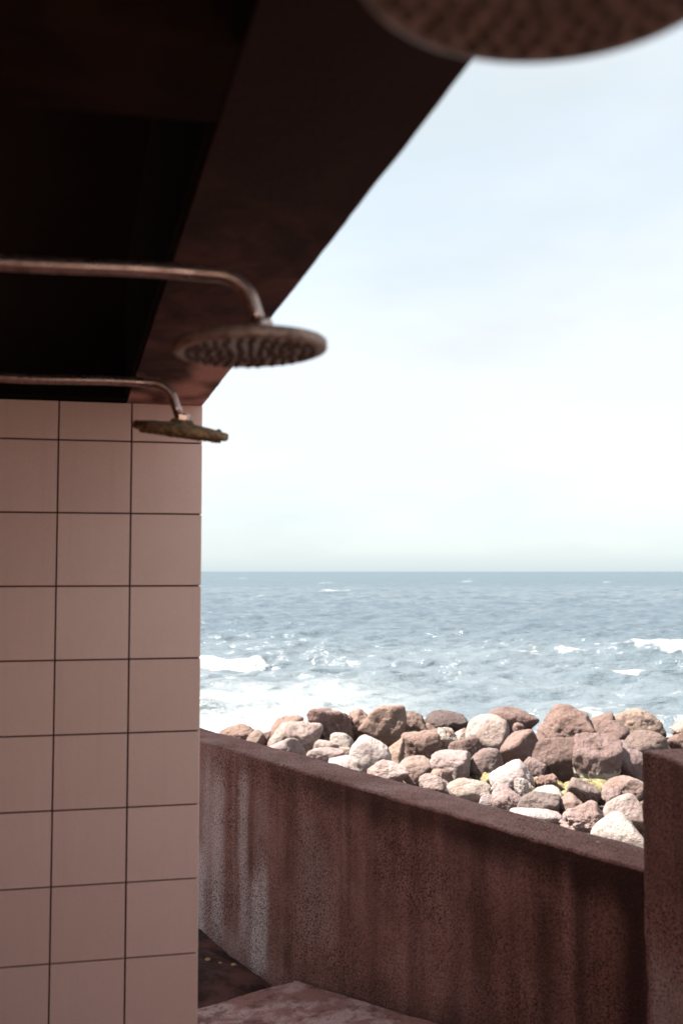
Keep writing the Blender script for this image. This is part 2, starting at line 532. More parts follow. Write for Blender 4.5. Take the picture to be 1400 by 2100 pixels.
# raised land behind the low wall
bm = bmesh.new()
e0 = sw(-5.0, -0.1); e1 = sw(S_END + 0.06, -0.1); e2 = Q + np.array([1.3, -0.1]) + 12 * a_
prism(bm, [tuple(e0), tuple(e1), tuple(e2), (-14, -12), (-14, 8.5)], -1.8, -0.09)
struct(bm_obj('ground', bm, M_SOIL))

# damp soil strip at the foot of the wall, left of the ramp
def soil_z(ST):
    s, t = ST[:, 0], ST[:, 1]
    z = 0.012 + 0.0 * s
    z += 0.035 * np.exp(-((s - 0.33) / 0.26) ** 2 - ((t - 0.33) / 0.16) ** 2)
    z -= 0.045 * smooth(0.50, 0.74, s)
    z -= 0.03 * np.exp(-(t / 0.06) ** 2) * smooth(0.05, 0.3, s)
    z += 0.012 * fbm(np.column_stack([ST * 9, 0 * s]), 4, 8)
    return z
V, F = grid(np.linspace(-2.2, 0.80, 150), np.linspace(-0.02, 3.0, 150), soil_z)
V[:, :2] = WL + V[:, :1] * w_ + V[:, 1:2] * n_
struct(mesh_obj('soil_strip', V, F[:, ::-1], M_SOIL, smooth_=True))

# sloping concrete path beside the wall, up to the shower floor
def ramp_z(s): return np.minimum(0.064 + 0.1577 * (s - 0.791), 0.31)
ss = np.concatenate([[0.785, 0.787, 0.792, 0.80, 0.815], np.linspace(0.84, 2.6, 60), np.linspace(2.7, 12, 40)])
ts = np.concatenate([[0.012], np.linspace(0.02, 2.2, 70), np.linspace(2.3, 7, 30)])
Sg, Tg = np.meshgrid(ss, ts)
Zg = ramp_z(Sg)
Zg = Zg - 0.012 * np.exp(-((Sg - 0.785) / 0.008) ** 2) - 0.010 * np.exp(-((Tg - 0.012) / 0.006) ** 2)
pr = np.column_stack([Sg.ravel() * 5, Tg.ravel() * 5, 0 * Sg.ravel()])
Zg = Zg + 0.004 * fbm(pr, 4, 5).reshape(Zg.shape)
Sj = Sg + 0.010 * fbm(pr * 3, 3, 6).reshape(Zg.shape) * (Sg < 0.83)
P = WL + Sj.ravel()[:, None] * w_ + Tg.ravel()[:, None] * n_
top = np.column_stack([P, Zg.ravel()])
nt, ns = Sg.shape
ii = np.arange(nt * ns).reshape(nt, ns)
F = np.stack([ii[:-1, :-1].ravel(), ii[1:, :-1].ravel(), ii[1:, 1:].ravel(), ii[:-1, 1:].ravel()], 1)
# skirts down at the toe and along the wall
sk1 = ii[:, 0]; sk2 = ii[0, :]
low1 = top[sk1].copy(); low1[:, 2] = -0.15
low2 = top[sk2].copy(); low2[:, 2] = -0.15
n0 = len(top); V = np.vstack([top, low1, low2])
F = [tuple(f) for f in F]
for k in range(nt - 1): F.append((sk1[k], n0 + k, n0 + k + 1, sk1[k + 1]))
for k in range(ns - 1): F.append((sk2[k], sk2[k + 1], n0 + nt + k + 1, n0 + nt + k))
struct(mesh_obj('path', V, F, M_RAMP, smooth_=False))

# ------------------------------------------------------------------ low concrete wall
def section_wall(name, org, d, n, s0, s1, z0, z1, thick, ns, tone_fn, seed, label):
    """wall whose front top edge runs from org + s0*d to org + s1*d; n points out of the front"""
    r = 0.010
    sec = []
    for z in np.linspace(z0, z1 - r, 60): sec.append((0, z))
    for k in range(1, 4): al = k / 4 * math.pi / 2; sec.append((-r + r * math.cos(al), z1 - r + r * math.sin(al)))
    for t in np.linspace(-r, -thick + r, 14): sec.append((t, z1))
    for k in range(1, 4): al = k / 4 * math.pi / 2; sec.append((-thick + r - r * math.sin(al), z1 - r + r * math.cos(al)))
    for z in np.linspace(z1 - r, z0, 10): sec.append((-thick, z))
    sec = np.array(sec); m = len(sec)
    S = np.linspace(s0, s1, ns)
    SS = np.repeat(S, m); TT = np.tile(sec[:, 0], ns); ZZ = np.tile(sec[:, 1], ns)
    q = np.column_stack([SS, TT, ZZ])
    near = smooth(z1 - 0.05, z1, ZZ)
    dz = (0.0035 * fbm(q * 22, 3, seed) + 0.004 * fbm(q * 5, 3, seed + 7)) * near
    dt = 0.0030 * fbm(q * 26, 3, seed + 1) + 0.004 * fbm(q * 4, 2, seed + 2)
    P = np.asarray(org) + SS[:, None] * d + (TT + dt)[:, None] * n
    V = np.column_stack([P, ZZ + dz])
    i = np.arange(ns * m).reshape(ns, m)
    F = [tuple(f) for f in np.stack([i[:-1, :-1].ravel(), i[1:, :-1].ravel(), i[1:, 1:].ravel(), i[:-1, 1:].ravel()], 1)]
    F.append(tuple(i[0, :])); F.append(tuple(i[-1, ::-1])); 
    o = mesh_obj(name, V, F, M_WALL, smooth_=True)
    attr(o, 'stain_shading', tone_fn(SS, TT, ZZ))
    tag(o, label, 'wall')
    return o
def streak(S, Z, s, w, z0, z1, amp, soft=0.08):
    wob = 0.012 * fbm(np.column_stack([Z * 4, 0 * Z + s * 9, 0 * Z]), 2, 4)
    return amp * np.exp(-np.abs((S - s + wob) / w) ** 2.4) * smooth(z0 - soft, z0 + soft, Z) * (1 - smooth(z1 - soft, z1 + soft, Z))
STREAKS = [  # along, half width, bottom, top, amount
    (-0.03, 0.050, 0.0, 0.34, 0.75), (0.05, 0.028, 0.2, 0.80, 0.20), (0.147, 0.045, 0.06, 0.72, 0.34), (0.25, 0.030, 0.1, 0.8, -0.42),
    (0.374, 0.040, 0.10, 0.78, 0.26), (0.31, 0.018, 0.1, 0.8, -0.30), (0.475, 0.034, -0.05, 0.36, 0.72), (0.535, 0.030, 0.0, 0.42, 0.50),
    (0.43, 0.018, 0.35, 0.84, -0.35), (0.60, 0.030, 0.3, 0.84, -0.22), (0.705, 0.030, 0.05, 0.74, -0.34), (0.86, 0.07, 0.15, 0.70, 0.18), (0.97, 0.075, 0.20, 0.62, 0.22),
    (0.93, 0.045, 0.05, 0.17, 0.30), (1.10, 0.03, 0.3, 0.8, -0.22), (1.18, 0.03, 0.4, 0.7, 0.16), (1.26, 0.035, 0.2, 0.82, -0.30),
    (1.38, 0.025, 0.42, 0.66, 0.24), (1.46, 0.03, 0.2, 0.8, -0.22), (1.55, 0.025, 0.45, 0.78, 0.22), (1.66, 0.04, 0.2, 0.8, -0.25), (1.77, 0.05, 0.3, 0.84, -0.28),
    (1.86, 0.05, 0.3, 0.75, 0.12), (1.945, 0.022, 0.35, 0.76, 0.36), (2.03, 0.03, 0.3, 0.7, -0.35), (2.10, 0.014, 0.5, 0.78, 0.30), (2.16, 0.03, 0.3, 0.8, -0.45),
    (2.21, 0.03, 0.3, 0.72, 0.14), (2.34, 0.05, 0.2, 0.84, -0.60)]
def stain_tone_low(S, T, Z):
    f = (T > -0.004) & (Z < 0.834)
    st = np.zeros_like(S)
    for s, w, z0, z1, a in STREAKS: st += 1.1 * streak(S, Z, s, w, z0, z1, a)
    st += 0.42 * smooth(1.05, 0.1, S) - 0.22 * smooth(1.0, 2.2, S)  # paler towards the left end, darker towards the pillar
    edge = fbm(np.column_stack([S * 7, 0 * S, 0 * S]), 3, 21)
    st -= (0.15 + 0.45 * smooth(0.1, 0.9, S)) * smooth(0.70 + 0.06 * edge, 0.80, Z)      # run-off below the coping
    st -= 0.35 * smooth(0.16 + 0.10 * S, 0.02 + 0.10 * S, Z + 0.03 * edge) * smooth(0.55, 0.8, S)
    st += 0.16 * fbm(np.column_stack([S * 14, 0 * S, Z * 1.6]), 4, 11)
    top = 0.14 + 0.25 * fbm(np.column_stack([S * 5, T * 5, 0 * S]), 4, 31)
    return np.where(f, st, top)
section_wall('low_concrete_wall', WL, w_, n_, -5.0, S_END + 0.03, -1.5, 0.841, 0.186, 420, stain_tone_low, 40,
             'low streaked brown concrete wall running below the boulders to the pillar')
PC = np.array([0.769, 2.582])                    # corner of the taller wall
def stain_light_pil(S, T, Z):
    st = 0.12 * fbm(np.column_stack([S * 6, T * 6, Z * 2]), 4, 51) - 0.30
    st += 0.75 * smooth(0.86, 0.60, Z + 0.05 * fbm(np.column_stack([S * 8, Z * 8, 0 * S]), 3, 52)) * smooth(-0.01, 0.03, S)  # skylight on the lower face, painted in as a paler tone
    return np.where(Z > 1.135, 0.12, st)
section_wall('tall_concrete_wall', PC, a_, b_, 0.0, 4.6, -1.5, 1.141, 0.19, 300, stain_light_pil, 60,
             'taller dark concrete wall end standing at the right edge like a pillar')

# ------------------------------------------------------------------ tiled wall
tw = empty('tiled_wall', (Q[0], Q[1], 0), TW)      # local -X runs left, -Y faces the camera
tag(tw, 'pale beige tiled wall with dark joints at the left, under the roof', 'wall')
bm = bmesh.new()
box(bm, (-0.606, 0.085 + 0.007, (SOFF - 0.2) / 2 - 0.001), (1.20, 0.17, SOFF + 0.2 - 0.002), 0.0)
bm_obj('backing', bm, M_GROUT, tw)
JX, JZ, JW = 0.1955, 0.2, 0.0046
def tile_mesh(w, h):
    bm = bmesh.new()
    box(bm, (0, 0, 0), (w, 0.012, h), 0.0012, 2)
    me = bpy.data.meshes.new('tile')
    bm.to_mesh(me); bm.free(); me.materials.append(M_TILE)
    return me
full = tile_mesh(JX - JW, JZ - JW)
toprow = SOFF - 1.96
cut = tile_mesh(JX - JW, toprow - JW)
rnd = random.Random(5)
for col in range(6):
    for row in range(11):
        if row == 0: me, z = cut, 1.96 + toprow / 2
        else: me, z = full, 1.96 - JZ * (row - 0.5)
        o = bpy.data.objects.new('tile', me); C.objects.link(o); o.parent = tw
        o.location = (-JX * (col + 0.5) + 0.001, 0.003 + rnd.uniform(-0.0006, 0.0006), z)
        o.rotation_euler = (rnd.gauss(0, 0.0016), 0, rnd.gauss(0, 0.0016))

endfull, endcut = tile_mesh(0.166, JZ - JW), tile_mesh(0.166, toprow - JW)
for row in range(11):                                # the narrow end of the wall is tiled too
    if row == 0: me, z = endcut, 1.96 + toprow / 2
    else: me, z = endfull, 1.96 - JZ * (row - 0.5)
    o = bpy.data.objects.new('tile', me); C.objects.link(o); o.parent = tw
    o.location = (-0.0051, 0.0945, z); o.rotation_euler = (0, 0, R_(90))

# shower wall that carries the pipes (left, outside the picture)
bm = bmesh.new()
prism(bm, [ab(-0.2, 0.61), ab(4.9, 0.61), ab(4.9, 0.80), ab(-0.2, 0.80)], -0.1, SOFF - 0.003)
o = bm_obj('shower_wall', bm, M_RENDER)
tag(o, 'plain rendered shower wall at the left that carries the pipes', 'wall')

# unseen pale terrace added behind the showers to bounce sunlight in
bm = bmesh.new()
prism(bm, [ab(5.1, -1.2), ab(5.1, 8.0), (-14, -12), tuple(np.array(ab(14.0, -1.2)))], 0.0, 0.325)
struct(bm_obj('bounce_terrace', bm, M_BOUNCE))

# ------------------------------------------------------------------ roof
roof = empty('concrete_roof', (Q[0], Q[1], SOFF))
tag(roof, 'dark stained concrete roof with black recessed bays over the showers', 'roof')
def rp(name, quads, z0, z1, mat):
    bm = bmesh.new()
    for pts in quads: prism(bm, [(p[0] - Q[0], p[1] - Q[1]) for p in pts], z0 - SOFF, z1 - SOFF)
    return bm_obj(name, bm, mat, roof)
A0, A1 = -3.6, 4.9
BW = 0.207
def edge_beam():
    aa = np.linspace(A0, A1, 240); bb = np.linspace(0, BW, 16)
    Ag, Bg = np.meshgrid(aa, bb)
    P = Ag.ravel()[:, None] * a_ + Bg.ravel()[:, None] * b_
    q = np.column_stack([Ag.ravel() * 3, Bg.ravel() * 3, 0 * Bg.ravel()])
    rag = 0.0008 * fbm(q * 12, 3, 91) * (Bg.ravel() < 0.005)      # slightly ragged outer arris
    z = 0.0015 * fbm(q * 3, 3, 90)
    V = np.column_stack([P + rag[:, None] * b_, z])
    i = np.arange(Ag.size).reshape(Ag.shape)
    F = [tuple(f) for f in np.stack([i[:-1, :-1].ravel(), i[1:, :-1].ravel(), i[1:, 1:].ravel(), i[:-1, 1:].ravel()], 1)]
    loop = list(i[0, :]) + list(i[1:, -1]) + list(i[-1, -2::-1]) + list(i[-2:0:-1, 0])
    n0_ = len(V); up = V[loop].copy(); up[:, 2] = COFF - SOFF
    V = np.vstack([V, up]); n = len(loop)
    for k in range(n): F.append((loop[k], loop[(k + 1) % n], n0_ + (k + 1) % n, n0_ + k))
    F.append(tuple(range(n0_, n0_ + n)))
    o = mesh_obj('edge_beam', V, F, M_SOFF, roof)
    bloom_light = 0.85 * smooth(1.5, 0.1, Ag.ravel())  # efflorescence, with the far end's bounced light painted into its paleness
    st = bloom_light * (0.68 + 1.6 * fbm(q * np.array([1.3, 2.2, 1]) , 4, 92)) + 0.25 * np.exp(-((Ag.ravel() - 1.72) / 0.14) ** 2 - ((Bg.ravel() - 0.05) / 0.025) ** 2)
    st -= 0.75 * smooth(1.0, 1.9, Ag.ravel() + 0.7 * fbm(q, 3, 94))          # roof shade put into the colour, deepening towards the open end
    attr(o, 'stain_shading', np.concatenate([st, np.zeros(n)]))
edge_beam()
def cross(near, far, mat):          # near, far: points on the inner edge line; beam runs left parallel to the tiled wall
    n0_, f0_ = np.array(near), np.array(far)
    k = 3.2
    g = 0.001 * b_
    rp('cross_beam', [[tuple(n0_ + g), tuple(f0_ + g), tuple(f0_ + k * t_), tuple(n0_ + k * t_)]], SOFF + 0.002, COFF, mat)
def inner(a): return ab(a, BW)
cross(inner(1.93), inner(1.775), M_BEAM_SHADE)
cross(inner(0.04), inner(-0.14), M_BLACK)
rp('slab', [[ab(A0, 0), ab(A1, 0), ab(A1, 3.4), ab(A0, 3.4)]], COFF + 0.001, RTOP, M_BLACK)  # unseen thickness and far run added to cast shade on the low wall
# sheets whose black is the unlit bays' shade, along the edge beam's inner face
rp('shade_lining', [[ab(0.06, BW + 0.002), ab(1.765, BW + 0.002), ab(1.765, BW + 0.010), ab(0.06, BW + 0.010)]], SOFF + 0.004, COFF - 0.002, M_BLACK)
rp('shade_lining', [[ab(1.945, BW + 0.002), ab(4.89, BW + 0.002), ab(4.89, BW + 0.010), ab(1.945, BW + 0.010)]], SOFF + 0.004, COFF - 0.002, M_BLACK)

# ------------------------------------------------------------------ showers
def shower(name, head, pipe_z, tilt, roll, crust, label, seed, neck=0.0):
    """head: centre of the underside of the disc; pipe runs to the shower wall along the tiled wall's direction"""
    rs = random.Random(seed)
    hx, hy, hz = head
    root = empty(name, (hx, hy, hz), TW)            # local -X towards the shower wall
    tag(root, label, 'shower', 'overhead showers in a row under the roof edge')
    hd = bmesh.new()
    mt = M_HEADC if crust else M_HEAD
    lathe(hd, [(0, 0.0), (0.088, 0.0), (0.0935, -0.0012), (0.098, 0.0005), (0.1, 0.003), (0.1, 0.0115), (0.097, 0.0145), (0.06, 0.019), (0.026, 0.0235), (0.022, 0.030), (0, 0.030)], 64)
    if crust:
        for v in hd.verts:
            q = np.array([[v.co.x, v.co.y, v.co.z]])
            v.co += v.normal * 0 + Vector((0, 0, 0.004 * float(fbm(q * 70, 3, seed)[0])))
    h = bm_obj('shower_head', hd, mt, root, True)
    h.rotation_euler = (tilt, roll, 0)
    nb = bmesh.new()
    for r, k in ((0.0, 1), (0.014, 6), (0.028, 12), (0.042, 17), (0.056, 22), (0.070, 28), (0.082, 32)):
        for j in range(k):
            an = 2 * math.pi * (j + 0.3 * rs.random()) / k + r * 30
            rr = 0.0042 * rs.uniform(0.7, 1.15)
            c = (r * math.cos(an), r * math.sin(an), -0.0018 if not crust else -0.0028)
            bmesh.ops.create_cone(nb, cap_ends=True, segments=8, radius1=rr * 0.7, radius2=rr, depth=0.0046 if not crust else rs.uniform(0.006, 0.011), matrix=Matrix.Translation(c))
    nz = bm_obj('nozzles', nb, M_NUB if not crust else mt, h)
    nz['kind'] = 'stuff'
    if crust:
        cb = bmesh.new()
        for j in range(46):
            an = rs.uniform(0, 2 * math.pi); r = 0.1 * math.sqrt(rs.uniform(0.35, 1.0))
            z = 0.0145 if r < 0.095 else rs.uniform(-0.001, 0.013)
            rr = rs.uniform(0.002, 0.0045) if j else 0.0075
            if j == 0: an, r, z = 0.35, 0.085, 0.017
            mtx = Matrix.Translation((r * math.cos(an), r * math.sin(an), z)) @ Matrix.Diagonal((1, 1, 0.8, 1))
            bmesh.ops.create_icosphere(cb, subdivisions=1, radius=rr, matrix=mtx)
        cr = bm_obj('limescale', cb, M_HEADC, h); cr['kind'] = 'stuff'
    # neck: ball joint and nut
    up = Matrix.Rotation(roll, 3, 'Y') @ Vector((0, 0, 1))
    nk = bmesh.new()
    lathe(nk, [(0, 0.026), (0.0145, 0.026), (0.0165, 0.029), (0.0165, 0.041), (0.0145, 0.044), (0.0, 0.044)], 6 if crust else 24)
    nut = bm_obj('nut', nk, M_PIPE, root)
    nut.rotation_euler = (tilt, roll, 0); nut.location = (neck, 0, 0)
    # arm: down-pipe, bend, long horizontal run to the wall flange
    dz = pipe_z - hz
    rb = 0.048                                    # bend
    sx, sz = -0.004 + neck, 0.040
    run_end = -0.478
    pts = [(sx, 0, sz)]
    N = 14
    # leans towards the wall while it rises, then bends level
    ang0 = R_(72)
    cx, cz = 0, 0
    lead = max(0.0, (dz - sz - rb * math.sin(ang0) * 0.0 - rb * (1 - math.cos(ang0))) / math.sin(ang0))
    px, pz = sx - lead * math.cos(ang0), sz + lead * math.sin(ang0)
    pts.append((px * 0.5 + sx * 0.5, 0, pz * 0.5 + sz * 0.5))
    for k in range(N + 1):
        an = ang0 * (1 - k / N)
        x = px - rb * (math.sin(ang0) - math.sin(an)); z = pz + rb * (math.cos(an) - math.cos(ang0))
        pts.append((x, 0, z))
    x_last, z_last = pts[-1][0], pts[-1][2]
    for k in range(1, 9):
        pts.append((x_last + (run_end - x_last) * k / 8, 0, z_last + 0.0015 * math.sin(k)))
    bm = bmesh.new(); tube(bm, pts, 0.0098, 24)
    bm_obj('pipe', bm, M_PIPE, root, True)
    bm = bmesh.new()
    lathe(bm, [(0, 0), (0.03, 0), (0.03, 0.004), (0.012, 0.012), (0, 0.012)], 32)
    fl = bm_obj('wall_flange', bm, M_PIPE, root, True)
    fl.location = (run_end + 0.0, 0, z_last); fl.rotation_euler = (0, R_(90), 0)
    return root
shower('shower', (-0.338, 2.080, 1.888), 1.995, R_(8.5), R_(6.5), True,
       'farthest shower with a thin crusted rusty head in front of the tiled wall', 3)
shower('shower', (-0.118, 1.281, 1.884), 1.985, R_(0.5), R_(-2.2), False,
       'middle shower with a round grey head seen from below against the sky', 9, 0.014)
shower('shower', (0.102, 0.474, 1.900), 2.010, R_(0.0), R_(2.0), False,
       'nearest shower whose large blurred head fills the top right corner', 12)

# ------------------------------------------------------------------ boulders
bm = bmesh.new(); bmesh.ops.create_icosphere(bm, subdivisions=5, radius=1)
ICO5 = np.array([v.co[:] for v in bm.verts]); FAC5 = [tuple(v.index for v in f.verts) for f in bm.faces]; bm.free()
bm = bmesh.new(); bmesh.ops.create_icosphere(bm, subdivisions=4, radius=1)
ICO4 = np.array([v.co[:] for v in bm.verts]); FAC4 = [tuple(v.index for v in f.verts) for f in bm.faces]; bm.free()
TONE = {'rust': (0.180, 0.119, 0.101), 'sand': (0.257, 0.190, 0.164), 'tan': (0.225, 0.158, 0.134), 'pale': (0.288, 0.226, 0.209),
        'white': (0.342, 0.290, 0.278), 'brown': (0.165, 0.113, 0.099), 'wet': (0.088, 0.060, 0.056), 'orange': (0.190, 0.127, 0.100),
        'mauve': (0.200, 0.149, 0.139), 'pink': (0.258, 0.193, 0.177), 'flat': (0.204, 0.146, 0.132), 'grey': (0.143, 0.111, 0.105)}
def rock_mesh(seed, rd, crag, half, hi=True, extra=()):
    rs = np.random.RandomState(seed)
    rd = 0.30 + 0.70 * rd if not extra else rd
    D = ICO5 if hi else ICO4
    n = 12
    N = rs.normal(size=(n, 3)); N /= np.linalg.norm(N, axis=1)[:, None]
    Hh = rs.uniform(0.66, 1.05, n) * (1 - rd) + rd * rs.uniform(0.93, 1.0, n)
    # a few clear facets seen from the sea wall and from above
    F0 = np.array([[0, 0, -1], [0, 0, 1], [1, 0, 0], [-1, 0, 0], [0, 1, 0], [0, -1, 0]], float) + rs.normal(0, 0.45, (6, 3))
    F0 /= np.linalg.norm(F0, axis=1)[:, None]
    N = np.vstack([N, F0]); Hh = np.concatenate([Hh, rs.uniform(0.90, 1.08, 6)])
    for e in extra:
        v = np.array(e[:3], float); N = np.vstack([N, v / np.linalg.norm(v)]); Hh = np.append(Hh, e[3])
    p = 6 + 13 * (1 - rd) ** 1.3
    dt = np.maximum(D @ N.T, 0) / Hh
    r = (dt ** p).sum(1) ** (-1 / p)
    V = D * r[:, None]
    q = V * 1.5 + rs.uniform(-50, 50, 3)
    nz = 0.10 * (0.30 + crag) * fbm(q * 1.3, 3, seed) + 0.075 * (0.3 + crag) * fbm(q * 3.6, 5, seed + 9, 0.6) - 0.05 * (0.2 + crag) * (1 - np.abs(fbm(q * 2.2, 3, seed + 4))) ** 6
    if crag > 0.8: nz -= 0.10 * crag * np.abs(fbm(q * 1.7, 3, seed + 20)) ** 0.6 - 0.06
    V = V + D * nz[:, None]
    lo, hi_ = V.min(0), V.max(0)
    V = (V - (lo + hi_) / 2) / ((hi_ - lo) / 2) * np.array(half)
    return V
def rock(name, x, y, z, hx, hy, hz, tone, rd, crag, weed, label, seed, hi=True, group=None, rz=0.0, extra=()):
    o = mesh_obj(name, rock_mesh(seed, rd, crag, (hx, hy, hz), hi, extra), FAC5 if hi else FAC4, M_ROCK, smooth_=True)
    o.location = (x, y, z); o.rotation_euler = (0, 0, rz)
    rs = random.Random(seed * 7 + 1)
    c = TONE[tone]; k = rs.uniform(0.92, 1.08)
    o.color = (c[0] * k, c[1] * k * rs.uniform(0.97, 1.03), c[2] * k * rs.uniform(0.95, 1.05), 1)
    o['weed'] = float(weed); o['rust'] = 0.8 if tone == 'orange' else 0.35 if tone == 'flat' else (0.25 if tone in ('tan', 'rust') else 0.0)
    o['lime'] = 0.30 if tone in ('white',) else (0.6 if tone == 'orange' else (0.15 if tone == 'pale' else 0.0))
    o['wetness'] = 0.8 if tone == 'wet' else 0.0  # this tone also serves the filler stones darkened for crevice shade
    tag(o, label, 'rock', group)
    return o
